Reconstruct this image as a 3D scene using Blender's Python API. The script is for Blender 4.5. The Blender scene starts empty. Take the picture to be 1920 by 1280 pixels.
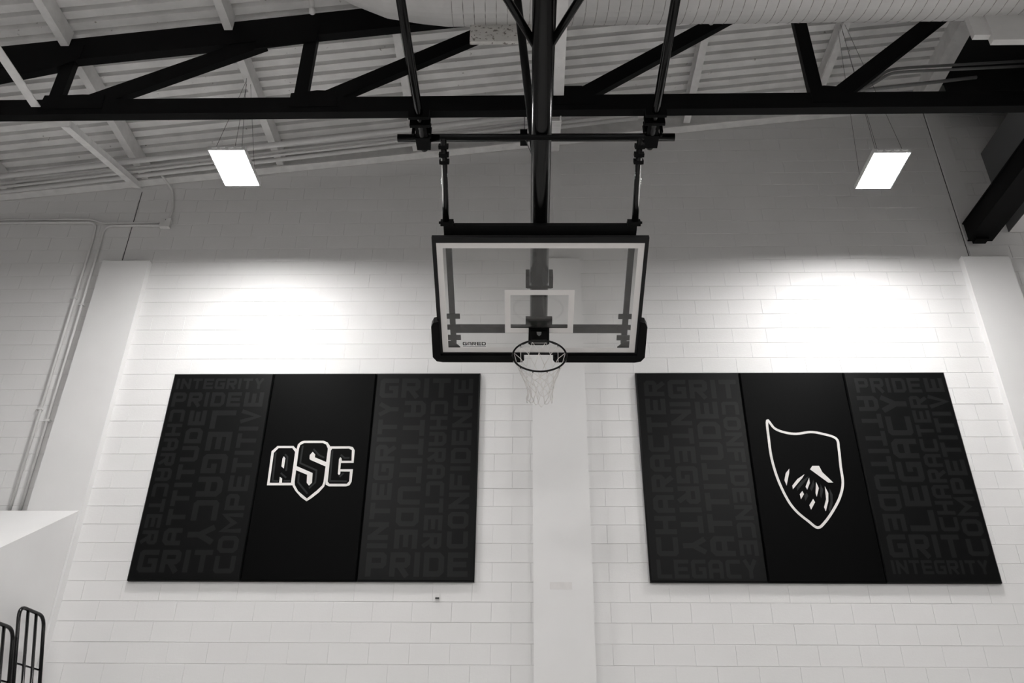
import bpy, math, random
from mathutils import Vector, Matrix
random.seed(7)
S = bpy.context.scene
COL = S.collection

# ------------------------------------------------------------------ camera
cam_d = bpy.data.cameras.new('camera')
cam_d.sensor_width = 36.0
cam_d.lens = 1568.0 / 1920.0 * 36.0
cam_d.clip_start = 0.05
cam = bpy.data.objects.new('camera', cam_d)
COL.objects.link(cam)
def cam_axes(pitch, yaw, roll):
    p, y, q = map(math.radians, (pitch, yaw, roll))
    f = Vector((math.sin(y) * math.cos(p), math.cos(y) * math.cos(p), math.sin(p)))
    r = f.cross(Vector((0, 0, 1))).normalized()
    u = r.cross(f)
    return math.cos(q) * r + math.sin(q) * u, -math.sin(q) * r + math.cos(q) * u, f
r_, u_, f_ = cam_axes(29.651, -1.405, 0.523)
M = Matrix.Identity(4)
for i in range(3):
    M[i][0], M[i][1], M[i][2] = r_[i], u_[i], -f_[i]
M[2][3] = 1.6
cam.matrix_world = M
S.camera = cam

# ------------------------------------------------------------------ world, exposure (light comes from the fixtures)
wd = bpy.data.worlds.new('world')
S.world = wd
wd.use_nodes = True
wd.node_tree.nodes['Background'].inputs[0].default_value = (0, 0, 0, 1)
S.view_settings.view_transform = 'Standard'
S.view_settings.look = 'None'
S.view_settings.gamma = 1.0
S.view_settings.use_curve_mapping = False
S.view_settings.exposure = 0.2
LAMP = 160.0          # radiance of the LED panels

# ------------------------------------------------------------------ materials
def mat(name, col, rough=0.6, metal=0.0, var=0.0, vscale=6.0, bump=0.0, bscale=60.0, spec=0.5, spots=None):
    m = bpy.data.materials.new(name)
    m.use_nodes = True
    nt = m.node_tree
    b = nt.nodes['Principled BSDF']
    b.inputs['Base Color'].default_value = (*col, 1)
    b.inputs['Roughness'].default_value = rough
    b.inputs['Metallic'].default_value = metal
    b.inputs['Specular IOR Level'].default_value = spec
    tc = nt.nodes.new('ShaderNodeTexCoord')
    last = None
    if var > 0:
        n = nt.nodes.new('ShaderNodeTexNoise')
        n.inputs['Scale'].default_value = vscale
        n.inputs['Detail'].default_value = 6
        nt.links.new(tc.outputs['Object'], n.inputs['Vector'])
        cr = nt.nodes.new('ShaderNodeValToRGB')
        cr.color_ramp.elements[0].position = 0.3
        cr.color_ramp.elements[1].position = 0.7
        cr.color_ramp.elements[0].color = (*[c * (1 - var) for c in col], 1)
        cr.color_ramp.elements[1].color = (*[min(1, c * (1 + var)) for c in col], 1)
        nt.links.new(n.outputs['Fac'], cr.inputs['Fac'])
        last = cr.outputs['Color']
        if spots:
            n2 = nt.nodes.new('ShaderNodeTexNoise')
            n2.inputs['Scale'].default_value = spots[0]
            n2.inputs['Detail'].default_value = 4
            nt.links.new(tc.outputs['Object'], n2.inputs['Vector'])
            c2 = nt.nodes.new('ShaderNodeValToRGB')
            c2.color_ramp.elements[0].position = spots[1]
            c2.color_ramp.elements[1].position = spots[1] + 0.05
            nt.links.new(n2.outputs['Fac'], c2.inputs['Fac'])
            mx = nt.nodes.new('ShaderNodeMix')
            mx.data_type = 'RGBA'
            nt.links.new(c2.outputs['Color'], mx.inputs['Factor'])
            nt.links.new(last, mx.inputs['A'])
            mx.inputs['B'].default_value = (*spots[2], 1)
            last = mx.outputs['Result']
        nt.links.new(last, b.inputs['Base Color'])
    if bump > 0:
        n = nt.nodes.new('ShaderNodeTexNoise')
        n.inputs['Scale'].default_value = bscale
        n.inputs['Detail'].default_value = 5
        nt.links.new(tc.outputs['Object'], n.inputs['Vector'])
        bp = nt.nodes.new('ShaderNodeBump')
        bp.inputs['Strength'].default_value = bump
        bp.inputs['Distance'].default_value = 0.004
        nt.links.new(n.outputs['Fac'], bp.inputs['Height'])
        nt.links.new(bp.outputs['Normal'], b.inputs['Normal'])
    return m

M_BLOCK = mat('painted_block', (0.76, 0.755, 0.752), 0.55, var=0.02, vscale=1.5, bump=0.25, bscale=45)
M_MORTAR = mat('painted_joint', (0.73, 0.725, 0.722), 0.6)
M_SMOOTH = mat('painted_plaster', (0.76, 0.755, 0.752), 0.55, var=0.02, vscale=2.0, bump=0.08, bscale=30)
M_SCUFF = mat('patched_paint', (0.69, 0.675, 0.665), 0.6, var=0.05, vscale=9)
M_DECK = mat('painted_deck', (0.88, 0.873, 0.866), 0.6, var=0.10, vscale=3.0, bump=0.1, bscale=25,
             spots=(14.0, 0.70, (0.36, 0.34, 0.32)))
M_ROOFW = mat('painted_roof_steel', (0.80, 0.793, 0.786), 0.55, var=0.08, vscale=7, spots=(30.0, 0.72, (0.35, 0.33, 0.31)))
M_PIPE = mat('painted_pipe', (0.72, 0.714, 0.708), 0.45, var=0.04, vscale=12)
M_BLACK = mat('black_steel', (0.0018, 0.0019, 0.002), 0.55, spec=0.10)
M_BLACKG = mat('black_gloss_steel', (0.002, 0.002, 0.002), 0.2, spec=0.3)
M_SHADE = mat('shade_black', (0.012, 0.013, 0.014), 0.8)  # black colour that stands in for shade in the upper right corner
M_DUCT = mat('white_duct', (0.66, 0.654, 0.646), 0.5, var=0.05, vscale=5, spots=(22.0, 0.72, (0.45, 0.43, 0.41)))
M_SEAM = mat('duct_seam', (0.33, 0.32, 0.31), 0.6)
M_RUST = mat('weathered_plate', (0.66, 0.645, 0.62), 0.6, var=0.1, vscale=10, spots=(26.0, 0.58, (0.22, 0.20, 0.18)))
M_PADB = mat('black_vinyl', (0.0012, 0.0013, 0.0014), 0.5, spec=0.05)
M_PADG = mat('charcoal_vinyl', (0.0022, 0.0024, 0.0025), 0.40, spec=0.14)
M_LETTER = mat('grey_print', (0.0095, 0.0098, 0.010), 0.40, spec=0.16)
M_WHITE = mat('white_print', (0.80, 0.77, 0.755), 0.5)
M_INK = mat('black_print', (0.0012, 0.0013, 0.0014), 0.5, spec=0.05)
M_GREYP = mat('dark_grey_print', (0.022, 0.023, 0.024), 0.5, spec=0.1)
M_FRAME = mat('dark_aluminium', (0.010, 0.010, 0.0105), 0.5, spec=0.2)
M_RUBBER = mat('black_padding', (0.0025, 0.0025, 0.0025), 0.6, spec=0.1)
M_CHROME = mat('chrome', (0.7, 0.7, 0.7), 0.15, metal=1.0)
M_NET = mat('white_nylon', (0.72, 0.70, 0.68), 0.8)
M_HOUSE = mat('fixture_housing', (0.75, 0.75, 0.75), 0.5)
M_WIRE = mat('steel_wire', (0.12, 0.12, 0.12), 0.5, metal=0.5)
M_FLOOR = mat('maple_floor', (0.62, 0.61, 0.60), 0.4, var=0.12, vscale=4)
M_FARWALL = mat('gym_wall_paint', (0.56, 0.555, 0.55), 0.7)
M_JOINT = mat('dark_sealant', (0.05, 0.05, 0.05), 0.8)
M_GREY = mat('dim_grey', (0.22, 0.22, 0.22), 0.5)  # carries the corner's dimness on the conduits; plain grey on the badge
M_STRIPE = mat('white_stripe', (0.78, 0.76, 0.745), 0.5)

def emis(name, k):
    m = bpy.data.materials.new(name)
    m.use_nodes = True
    nt = m.node_tree
    nt.nodes.clear()
    e = nt.nodes.new('ShaderNodeEmission')
    e.inputs[0].default_value = (1, 0.985, 0.972, 1)
    e.inputs[1].default_value = k
    o = nt.nodes.new('ShaderNodeOutputMaterial')
    nt.links.new(e.outputs[0], o.inputs[0])
    return m
M_LED = emis('led_diffuser', LAMP)

def glass_mat():
    m = bpy.data.materials.new('dusty_tempered_glass')
    m.use_nodes = True
    nt = m.node_tree
    nt.nodes.clear()
    tr = nt.nodes.new('ShaderNodeBsdfTransparent')
    tr.inputs[0].default_value = (0.94, 0.94, 0.935, 1)
    gl = nt.nodes.new('ShaderNodeBsdfGlossy')
    gl.inputs['Roughness'].default_value = 0.06
    df = nt.nodes.new('ShaderNodeBsdfDiffuse')
    df.inputs[0].default_value = (0.75, 0.74, 0.72, 1)
    fr = nt.nodes.new('ShaderNodeFresnel')
    fr.inputs[0].default_value = 1.5
    tc = nt.nodes.new('ShaderNodeTexCoord')
    nz = nt.nodes.new('ShaderNodeTexNoise')
    nz.inputs['Scale'].default_value = 3.0
    nz.inputs['Detail'].default_value = 6
    mr = nt.nodes.new('ShaderNodeMapRange')
    mr.inputs['From Min'].default_value = 0.3
    mr.inputs['From Max'].default_value = 0.7
    mr.inputs['To Min'].default_value = 0.01
    mr.inputs['To Max'].default_value = 0.03
    nt.links.new(tc.outputs['Object'], nz.inputs['Vector'])
    nt.links.new(nz.outputs['Fac'], mr.inputs['Value'])
    m1 = nt.nodes.new('ShaderNodeMixShader')
    m2 = nt.nodes.new('ShaderNodeMixShader')
    nt.links.new(fr.outputs[0], m1.inputs[0])
    nt.links.new(tr.outputs[0], m1.inputs[1])
    nt.links.new(gl.outputs[0], m1.inputs[2])
    nt.links.new(mr.outputs[0], m2.inputs[0])
    nt.links.new(m1.outputs[0], m2.inputs[1])
    nt.links.new(df.outputs[0], m2.inputs[2])
    o = nt.nodes.new('ShaderNodeOutputMaterial')
    nt.links.new(m2.outputs[0], o.inputs[0])
    return m
M_GLASS = glass_mat()

# ------------------------------------------------------------------ mesh helpers
class MB:
    def __init__(self):
        self.v, self.f = [], []
    def add(self, vs, fs):
        o = len(self.v)
        self.v += [tuple(x) for x in vs]
        self.f += [tuple(i + o for i in f) for f in fs]
        return self
    def box(self, x0, x1, y0, y1, z0, z1):
        vs = [(x, y, z) for x in (x0, x1) for y in (y0, y1) for z in (z0, z1)]
        return self.add(vs, [(0, 1, 3, 2), (4, 6, 7, 5), (0, 4, 5, 1), (2, 3, 7, 6), (0, 2, 6, 4), (1, 5, 7, 3)])
    def beam(self, a, b, w, h, up=(0, 0, 1)):
        a, b, up = Vector(a), Vector(b), Vector(up)
        d = (b - a).normalized()
        s = d.cross(up).normalized()
        t = s.cross(d)
        vs = [p + s * i * w / 2 + t * j * h / 2 for p in (a, b) for i in (-1, 1) for j in (-1, 1)]
        return self.add(vs, [(0, 1, 3, 2), (4, 6, 7, 5), (0, 4, 5, 1), (2, 3, 7, 6), (0, 2, 6, 4), (1, 5, 7, 3)])
    def tube(self, pts, r, n=10, closed=False, cap=True):
        P = [Vector(p) for p in pts]
        k = len(P)
        R = r if isinstance(r, (list, tuple)) else [r] * k
        rings = []
        ref = None
        for i in range(k):
            if closed:
                d = (P[(i + 1) % k] - P[i - 1]).normalized()
            else:
                d = (P[min(i + 1, k - 1)] - P[max(i - 1, 0)]).normalized()
            if ref is None:
                ref = d.orthogonal().normalized()
            ref = (ref - d * ref.dot(d)).normalized()
            s = d.cross(ref)
            rings.append([P[i] + (ref * math.cos(2 * math.pi * j / n) + s * math.sin(2 * math.pi * j / n)) * R[i] for j in range(n)])
        vs = [p for rg in rings for p in rg]
        fs = []
        m = k if closed else k - 1
        for i in range(m):
            a, b = i * n, ((i + 1) % k) * n
            for j in range(n):
                fs.append((a + j, a + (j + 1) % n, b + (j + 1) % n, b + j))
        if cap and not closed:
            fs.append(tuple(range(n - 1, -1, -1)))
            fs.append(tuple((k - 1) * n + j for j in range(n)))
        return self.add(vs, fs)
    def prism(self, poly, fn, t0, t1):
        """polygon (u, v) extruded from t0 to t1; fn(u, v, t) gives the point"""
        n = len(poly)
        vs = [fn(u, v, t0) for u, v in poly] + [fn(u, v, t1) for u, v in poly]
        fs = [tuple(range(n)), tuple(range(2 * n - 1, n - 1, -1))]
        fs += [(i, i + n, (i + 1) % n + n, (i + 1) % n) for i in range(n)]
        return self.add(vs, fs)
    def ring(self, x0, x1, y0, y1, w, z0, z1):
        """rectangular frame in the local XY plane, bar width w"""
        self.box(x0, x1, y1 - w, y1, z0, z1)
        self.box(x0, x1, y0, y0 + w, z0, z1)
        self.box(x0, x0 + w, y0 + w, y1 - w, z0, z1)
        self.box(x1 - w, x1, y0 + w, y1 - w, z0, z1)
        return self
    def mesh(self, name, m, smooth=False):
        me = bpy.data.meshes.new(name)
        me.from_pydata(self.v, [], self.f)
        me.materials.append(m)
        me.update()
        import bmesh
        bm = bmesh.new()
        bm.from_mesh(me)
        bmesh.ops.recalc_face_normals(bm, faces=bm.faces)
        bm.to_mesh(me)
        bm.free()
        if smooth:
            for p in me.polygons:
                p.use_smooth = len(p.vertices) <= 4
        return me
    def build(self, name, m, parent=None, smooth=False, loc=None, label=None):
        o = bpy.data.objects.new(name, self.mesh(name, m, smooth))
        COL.objects.link(o)
        if parent is not None:
            o.parent = parent
        if loc is not None:
            o.location = loc
        if label:
            o['label'] = label
        return o

def empty(name, loc=(0, 0, 0)):
    o = bpy.data.objects.new(name, None)
    COL.objects.link(o)
    o.location = loc
    return o
def tag(o, label, cat, group=None):
    o['label'] = label
    o['category'] = cat
    if group:
        o['group'] = group
    return o
def structure(o, label=None):
    o['kind'] = 'structure'
    if label:
        o['label'] = label
    return o
def rel(pts, o):
    """world points -> points relative to an unrotated empty"""
    return [tuple(Vector(p) - o.location) for p in pts]

D = 8.89                                  # face of the end wall
X0, X1, Y0 = -12.0, 11.0, -16.0           # the gym
def purlin_z(x): return 9.85 + 0.1286 * x
def deck_z(x): return purlin_z(x) + 0.235
def ledger_z(x): return 9.79 + 0.122 * x

# ------------------------------------------------------------------ room shell
o = MB().box(X0, X1, Y0, D + 0.2, -0.1, 0).build('floor', M_FLOOR)
structure(o)
wall = MB().box(X0, X1, D + 0.004, D + 0.3, 0, 12).build('wall_back', M_MORTAR)
structure(wall, 'white painted concrete block end wall with pilasters behind the hoop')
structure(MB().box(X0 - 0.2, X0, Y0, D + 0.3, 0, 12).build('wall_left', M_FARWALL))
structure(MB().box(X1, X1 + 0.2, Y0, D + 0.3, 0, 12).build('wall_right', M_FARWALL))
structure(MB().box(X0, X1, Y0 - 0.2, Y0, 0, 12).build('wall_front', M_FARWALL))

# roof: a sloping slab over corrugated deck sheets carried by purlins
XR = 5.72
cb = MB()
def slab(x0, x1, y0, y1, zf, t):
    vs = [(x, y, zf(x) + dz) for x in (x0, x1) for y in (y0, y1) for dz in (0, t)]
    return vs, [(0, 1, 3, 2), (4, 6, 7, 5), (0, 4, 5, 1), (2, 3, 7, 6), (0, 2, 6, 4), (1, 5, 7, 3)]
cb.add(*slab(X0, XR + 0.06, Y0, D + 0.3, lambda x: deck_z(x) + 0.085, 0.1))
ceiling = structure(cb.build('ceiling', M_DECK), 'white corrugated metal roof deck rising to the right')
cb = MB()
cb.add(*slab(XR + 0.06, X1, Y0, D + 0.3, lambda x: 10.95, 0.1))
cb.box(XR + 0.14, X1, 8.55, 8.6, 10.12, 10.95)  # upright black sheet added where the corner only lies in shade
cb.build('shaded_roof_bay', M_SHADE, ceiling, label='unlit roof bay in the far right corner, its shade put into black colour')  # the bay is unlit; its darkness is put into the colour

# corrugated sheets: ribs run with the slope (along X), six flutes to a sheet
PITCH = 0.157
def deck_sheet(x0, x1, y0, nrib):
    b = MB()
    prof = []
    for k in range(nrib):
        y = y0 + k * PITCH
        prof += [(y, 0.07), (y + 0.042, 0.07), (y + 0.050, 0.0), (y + PITCH - 0.008, 0.0)]
    prof.append((y0 + nrib * PITCH, 0.07))
    vs = []
    for y, dz in prof:
        for x in (x0, x1):
            vs.append((x, y, deck_z(x) + dz))
    b.add(vs, [(2 * i, 2 * i + 1, 2 * i + 3, 2 * i + 2) for i in range(len(prof) - 1)])
    return b
y = 6.96 - 21 * PITCH
row = 0
while y < D - 0.05:
    n = min(6, int((D - y) / PITCH + 0.999))
    off = -1.1 * (row % 2)
    edges = [-12.0, -6.35 + off, 0.3 + off, XR]
    for a, b_ in zip(edges[:-1], edges[1:]):
        deck_sheet(a, b_, y, n).build('deck_sheet', M_DECK, ceiling)
    y += n * PITCH
    row += 1

# purlins: C channels along Y, open to the left, cut where the truss passes
def channel(x, y0, y1, z, w=0.095, h=0.22, t=0.012):
    b = MB()
    b.box(x + w / 2 - t, x + w / 2, y0, y1, z, z + h)
    b.box(x - w / 2, x + w / 2 - t, y0, y1, z, z + t)
    b.box(x - w / 2, x + w / 2 - t, y0, y1, z + h - t, z + h)
    b.box(x - w / 2, x - w / 2 + t, y0, y1, z + t, z + 0.035)
    return b
for x in (-8.93, -7.11, -5.27, -3.44, -1.57, 0.36, 2.22, 4.03):
    channel(x, 3.0, 6.49, purlin_z(x)).build('purlin', M_ROOFW, ceiling)
    channel(x, 6.61, 8.78, purlin_z(x)).build('purlin', M_ROOFW, ceiling)
MB().box(5.57, 5.78, 3.0, D - 0.02, 10.56, 10.86).build('ridge_beam', M_ROOFW, ceiling)
# ledger angle bolted to the wall under the purlin ends
b = MB()
for y0, y1, dz0, dz1 in ((8.76, 8.884, 0.0, 0.022), (8.866, 8.884, 0.022, 0.36)):
    vs = [(x, yy, ledger_z(x) + dz) for x in (X0, XR) for yy in (y0, y1) for dz in (dz0, dz1)]
    b.add(vs, [(0, 1, 3, 2), (4, 6, 7, 5), (0, 4, 5, 1), (2, 3, 7, 6), (0, 2, 6, 4), (1, 5, 7, 3)])
b.build('ledger_angle', M_ROOFW, ceiling)

# ------------------------------------------------------------------ block wall
BH, BL = 0.2058, 0.4116
PIL = [(-5.53, -4.925), (0.03, 0.645), (5.485, 6.07)]
PADS_L = [(-4.27, -3.066), (-3.062, -1.834), (-1.83, -0.590)]
PADS_R = [(1.25, 2.473), (2.477, 3.693), (3.697, 4.88)]
PZ = (3.747, 6.205)
def hidden(x0, x1, z0, z1):
    for a, b_ in PIL:
        if x0 >= a and x1 <= b_ and z1 < 7.85:
            return True
    for a, b_ in ((-4.27, -0.59), (1.25, 4.88)):
        if x0 > a and x1 < b_ and z0 > PZ[0] and z1 < PZ[1]:
            return True
    if x1 < -5.0 and z1 < 4.4:
        return True
    return False
def block_geo(w, h):
    c, e, d = 0.003, 0.0012, 0.0035           # eased edges (bed joints open, head joints filled with paint), depth
    w += 0.003
    vs = [(-w / 2, d, -h / 2), (w / 2, d, -h / 2), (w / 2, d, h / 2), (-w / 2, d, h / 2),
          (-w / 2 + e, 0, -h / 2 + c), (w / 2 - e, 0, -h / 2 + c), (w / 2 - e, 0, h / 2 - c), (-w / 2 + e, 0, h / 2 - c)]
    return vs, [(4, 5, 6, 7), (0, 1, 5, 4), (1, 2, 6, 5), (2, 3, 7, 6), (3, 0, 4, 7)]
blocks = []
k = -14
while True:
    z0 = 2.927 + k * BH
    if z0 > 10.6:
        break
    ph = -0.819 + (0 if k % 2 == 0 else BL / 2)
    n0 = int((-9.0 - ph) / BL)
    for i in range(n0, n0 + 42):
        xa = ph + i * BL
        xb = xa + BL
        if xb > 8.0 or z0 < 0:
            continue
        if z0 > deck_z(min(xa, 5.7)) + 0.05:
            continue
        if hidden(xa, xb, z0, z0 + BH):
            continue
        blocks.append((xa, xb, z0))
    k += 1
JT = 0.005
def near_key(b_):
    return ((b_[0] + b_[1]) / 2) ** 2 + D ** 2 + (b_[2] - 1.5) ** 2
def in_view(b_):
    x, z = (b_[0] + b_[1]) / 2, b_[2]
    if not (-4.85 < x < 5.45 and z > 2.65):
        return False
    for a, c in PIL:
        if a < x < c:
            return False
    for a, c in ((-4.27, -0.59), (1.25, 4.88)):
        if a + 0.05 < x < c - 0.05 and PZ[0] - 0.1 < z < PZ[1] - 0.1:
            return False
    return True
cand = sorted([b_ for b_ in blocks if in_view(b_)], key=near_key)[:300]
single = set(cand)
bm_ = MB()
bm_.add(*block_geo(BL - JT, BH - JT))
block_me = bm_.mesh('block', M_BLOCK)
for xa, xb, z0 in cand:
    o = bpy.data.objects.new('block', block_me)
    COL.objects.link(o)
    o.parent = wall
    o.location = ((xa + xb) / 2, D + random.uniform(-0.0008, 0.0008), z0 + BH / 2)
rest = MB()
for b_ in blocks:
    if b_ in single:
        continue
    vs, fs = block_geo(BL - JT, BH - JT)
    ox, oz, oy = (b_[0] + b_[1]) / 2, b_[2] + BH / 2, D + random.uniform(-0.0008, 0.0008)
    rest.add([(x + ox, y + oy, z + oz) for x, y, z in vs], fs)
o = rest.build('blockwork', M_BLOCK, wall)
o['kind'] = 'stuff'

for (a, c) in PIL:                         # smooth pilasters with an eased top edge
    pb = MB()
    zt = 7.845
    pb.prism([(0, 0), (0, zt - 0.02), (0.02, zt), (0.12, zt), (0.12, 0)],
             lambda u, v, t: (t, D - 0.10 + u, v), a, c)
    pb.build('pilaster', M_SMOOTH, wall)
for x, z0, z1 in ((-5.333, 7.85, 9.05), (5.63, 7.85, 10.4)):
    MB().box(x - 0.005, x + 0.005, D - 0.003, D + 0.004, z0, z1).build('control_joint', M_JOINT, wall)
MB().box(0.32, 0.43, D - 0.02, D + 0.004, 7.85, 9.84).build('steel_column', M_SMOOTH, wall)
MB().box(5.645, 5.86, D - 0.02, D + 0.004, 7.85, 10.4).build('steel_column', M_SMOOTH, wall)
MB().box(0.20, 0.43, D - 0.1012, D - 0.099, 3.655, 3.73).build('paint_patch', M_SCUFF, wall)

# vestibule bulkhead at lower left: sloping top, flat side wall
vb = MB()
vb.prism([(8.785, 0), (8.785, 4.485), (7.635, 3.75), (6.2, 2.84), (6.2, 0)],
         lambda u, v, t: (t, u, v), -8.6, -4.948)
o = structure(vb.build('wall_vestibule', M_SMOOTH), 'white sloped-top plaster enclosure at the lower left')

# bulkhead box and black girder in the upper right corner
bk = MB().box(6.245, 9.5, 3.5, D - 0.004, 8.275, 9.61).build('wall_bulkhead', M_SMOOTH)
MB().box(6.235, 6.245, 3.5, D - 0.006, 8.275, 9.62).build('shade_side_panel', mat('side_shade_grey', (0.11, 0.113, 0.116), 0.7), bk, label='side face of the bulkhead, its shade put into dark grey')  # thin dark sheet: the weaker light on this side, put into colour
MB().box(6.245, 9.5, 3.5, D - 0.006, 9.61, 9.62).build('shade_top_panel', M_SHADE, bk)  # thin black sheet standing in for the shadow above the bulkhead
structure(bk, 'white boxed bulkhead in the upper right corner')
g = empty('steel_girder', (5.76, 8.7, 8.07))
gb = MB()
gb.box(*[-0.14, 0.14], -4.7, 0.08, 0.0, 0.25)
gb.build('web', M_BLACK, g)
MB().box(-0.155, 0.155, -4.7, 0.08, -0.018, 0.0).build('bottom_flange', M_BLACK, g)
MB().box(-0.10, 0.06, -0.02, 0.08, -0.055, -0.018).build('bearing_plate', M_BLACK, g)
MB().box(-0.155, 0.155, -4.7, 0.08, 0.25, 0.268).build('top_flange', M_BLACK, g)
tag(g, 'black steel girder resting above the right pilaster and running towards the viewer', 'girder')

# ------------------------------------------------------------------ roof truss
TY0, TY1 = 6.50, 6.60
tr = empty('roof_truss', (0, 6.55, 8.125))
tag(tr, 'black steel roof truss spanning the picture above the hoop', 'truss')
def tprism(poly, y0=TY0, y1=TY1):
    b = MB()
    b.prism(poly, lambda u, v, t: (u - tr.location.x, t - tr.location.y, v - tr.location.z), y0, y1)
    return b
bc = MB()
for a, c in ((-9.5, 6.8),):
    bc.box(a, c, TY0 - 6.55, TY1 - 6.55, 0.0, 0.22)
bc.build('bottom_chord', M_BLACK, tr)
tprism([(-9.5, 9.65 + 0.135 * -9.5), (6.3, 9.65 + 0.135 * 6.3), (6.3, 10.075 + 0.135 * 6.3), (-9.5, 10.055 + 0.143 * -9.5)],
       TY0, TY1).build('top_chord', M_BLACK, tr)
def web(p, q, w):
    p, q = Vector((p[0], p[1])), Vector((q[0], q[1]))
    d = (q - p).normalized()
    s = Vector((-d.y, d.x)) * w / 2
    tprism([p - s, q - s, q + s, p + s], TY0 + 0.012, TY1 - 0.012).build('web_member', M_BLACK, tr)
def tc(x): return 9.70 + 0.135 * x
for x in (-7.92, -5.175, -2.48, 0.30, 3.075, 5.80):
    web((x, 8.33), (x, tc(x)), 0.145)
def diag(p, q, w, ext0=0.0, ext1=0.0):
    p, q = Vector(p), Vector(q)
    d = (q - p).normalized()
    web(p - d * ext0, q + d * ext1, w)
diag((-7.6, 8.30), (-5.35, 8.93), 0.19, 0.1, 0.1)
diag((-4.735, 8.352), (-3.15, 9.189), 0.205, 0.05, 0.15)
diag((-2.04, 8.454), (-0.656, 9.29), 0.185, 0.2, 0.42)
diag((0.62, 8.406), (1.93, 9.346), 0.175, 0.1, 0.6)
diag((3.338, 8.37), (4.415, 9.33), 0.175, 0.1, 0.95)
def gusset(poly):
    tprism(poly, TY0 - 0.008, TY0 + 0.012).build('gusset_plate', M_BLACK, tr)
gusset([(-5.30, 8.20), (-4.60, 8.20), (-4.62, 8.40), (-4.86, 8.41), (-5.10, 8.40), (-5.28, 8.40)])
gusset([(-5.85, 8.66), (-5.28, 8.83), (-5.05, 8.98), (-5.05, 9.2), (-5.85, 9.2)])
gusset([(-2.58, 8.20), (-2.05, 8.20), (-2.10, 8.43), (-2.30, 8.44), (-2.58, 8.40)])
gusset([(-3.10, 9.10), (-2.42, 9.215), (-2.40, 9.5), (-3.1, 9.4)])
gusset([(0.20, 8.20), (0.72, 8.20), (0.57, 8.47), (0.20, 8.47)])
gusset([(3.0, 8.20), (3.42, 8.20), (3.34, 8.42), (3.16, 8.44), (3.0, 8.42)])

# white lateral braces: horizontal ahead of the truss, rising to the wall behind it
def brace(name, p, q, w, h, label):
    e = empty(name, p)
    v = Vector(q) - Vector(p)
    dn = v.normalized()
    s = dn.cross(Vector((0, 0, 1))).normalized()
    t = s.cross(dn)
    b = MB()
    b.beam((0, 0, 0), v, w, 0.012)
    b.build('bottom_leg', M_ROOFW, e)
    b = MB()
    off = s * (w / 2 - 0.006) + t * (h / 2)
    b.beam(off, v + off, 0.012, h)
    b.build('side_leg', M_ROOFW, e)
    tag(e, label, 'brace', 'white lateral braces of the roof truss')
brace('lateral_brace', (-5.30, 6.46, 8.20), (-5.27, 3.2, 8.23), 0.10, 0.10, 'white angle brace coming forward to the left end of the truss')
brace('lateral_brace', (-5.02, 6.62, 8.06), (-5.335, 8.74, 9.0), 0.10, 0.07, 'white angle brace rising from the truss to the wall at left')
brace('lateral_brace', (0.315, 6.46, 8.30), (0.315, 3.4, 8.18), 0.11, 0.09, 'white angle brace beside the hoop mast, above the truss chord')
brace('lateral_brace', (0.29, 6.62, 8.08), (0.355, 8.74, 9.60), 0.11, 0.09, 'short white brace behind the hoop mast rising to the wall')

# ------------------------------------------------------------------ duct
DY, DR, DZ = 5.6, 0.5, 9.13
du = empty('air_duct', (0, DY, DZ - DR))
tag(du, 'large white spiral air duct running across the top of the picture', 'duct')
n = 40
prof = [(-2.2, 0.02), (-2.18, 0.16), (-1.83, 0.31), (-1.48, 0.425), (-1.12, 0.475), (-0.85, DR), (9.5, DR)]
vs, fs = [], []
for x, r in prof:
    for j in range(n):
        a = 2 * math.pi * j / n
        vs.append((x, math.cos(a) * r, math.sin(a) * r + DR + (DR - r) * 0.25))
for i in range(len(prof) - 1):
    for j in range(n):
        fs.append((i * n + j, i * n + (j + 1) % n, (i + 1) * n + (j + 1) % n, (i + 1) * n + j))
fs.append(tuple(range(n)))
MB().add(vs, fs).build('body', M_DUCT, du, smooth=False)
pts = []
step = 24
turns = int(10.3 / 0.112)
for i in range(turns * step):
    a = 2 * math.pi * i / step
    pts.append((-0.8 + 0.112 * i / step, math.cos(-a) * (DR + 0.001), math.sin(-a) * (DR + 0.001) + DR))
MB().tube(pts, 0.0042, 4).build('spiral_seam', M_SEAM, du)
for x in (1.9, 5.2):
    pts = [(x, math.cos(2 * math.pi * j / 40) * (DR + 0.004), math.sin(2 * math.pi * j / 40) * (DR + 0.004) + DR) for j in range(40)]
    MB().tube(pts, 0.009, 6, closed=True).build('joint_band', M_DUCT, du)
MB().box(-0.605, 0.20, 0.30, 0.34, -0.145, 0.14).build('hanger_plate', M_RUST, du, label='speckled white plate hanging under the duct')
b = MB()
b.box(4.60, 5.5, 0.20, 0.28, -0.30, 0.14)
b.build('outlet_box', M_DUCT, du, label='white boxed duct outlet')
MB().box(4.585, 5.5, 0.185, 0.20, -0.33, -0.27).build('outlet_flange', M_DUCT, du)
MB().box(4.44, 4.60, 0.22, 0.28, -0.22, 0.14).build('outlet_collar', M_DUCT, du)
for x in (0.9, 4.6, 8.0):
    if x < 5.6:
        MB().tube([(x, 0, 2 * DR), (x, 0, deck_z(x) - DZ + DR)], 0.006, 6).build('hanger_rod', M_WIRE, du)

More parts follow.
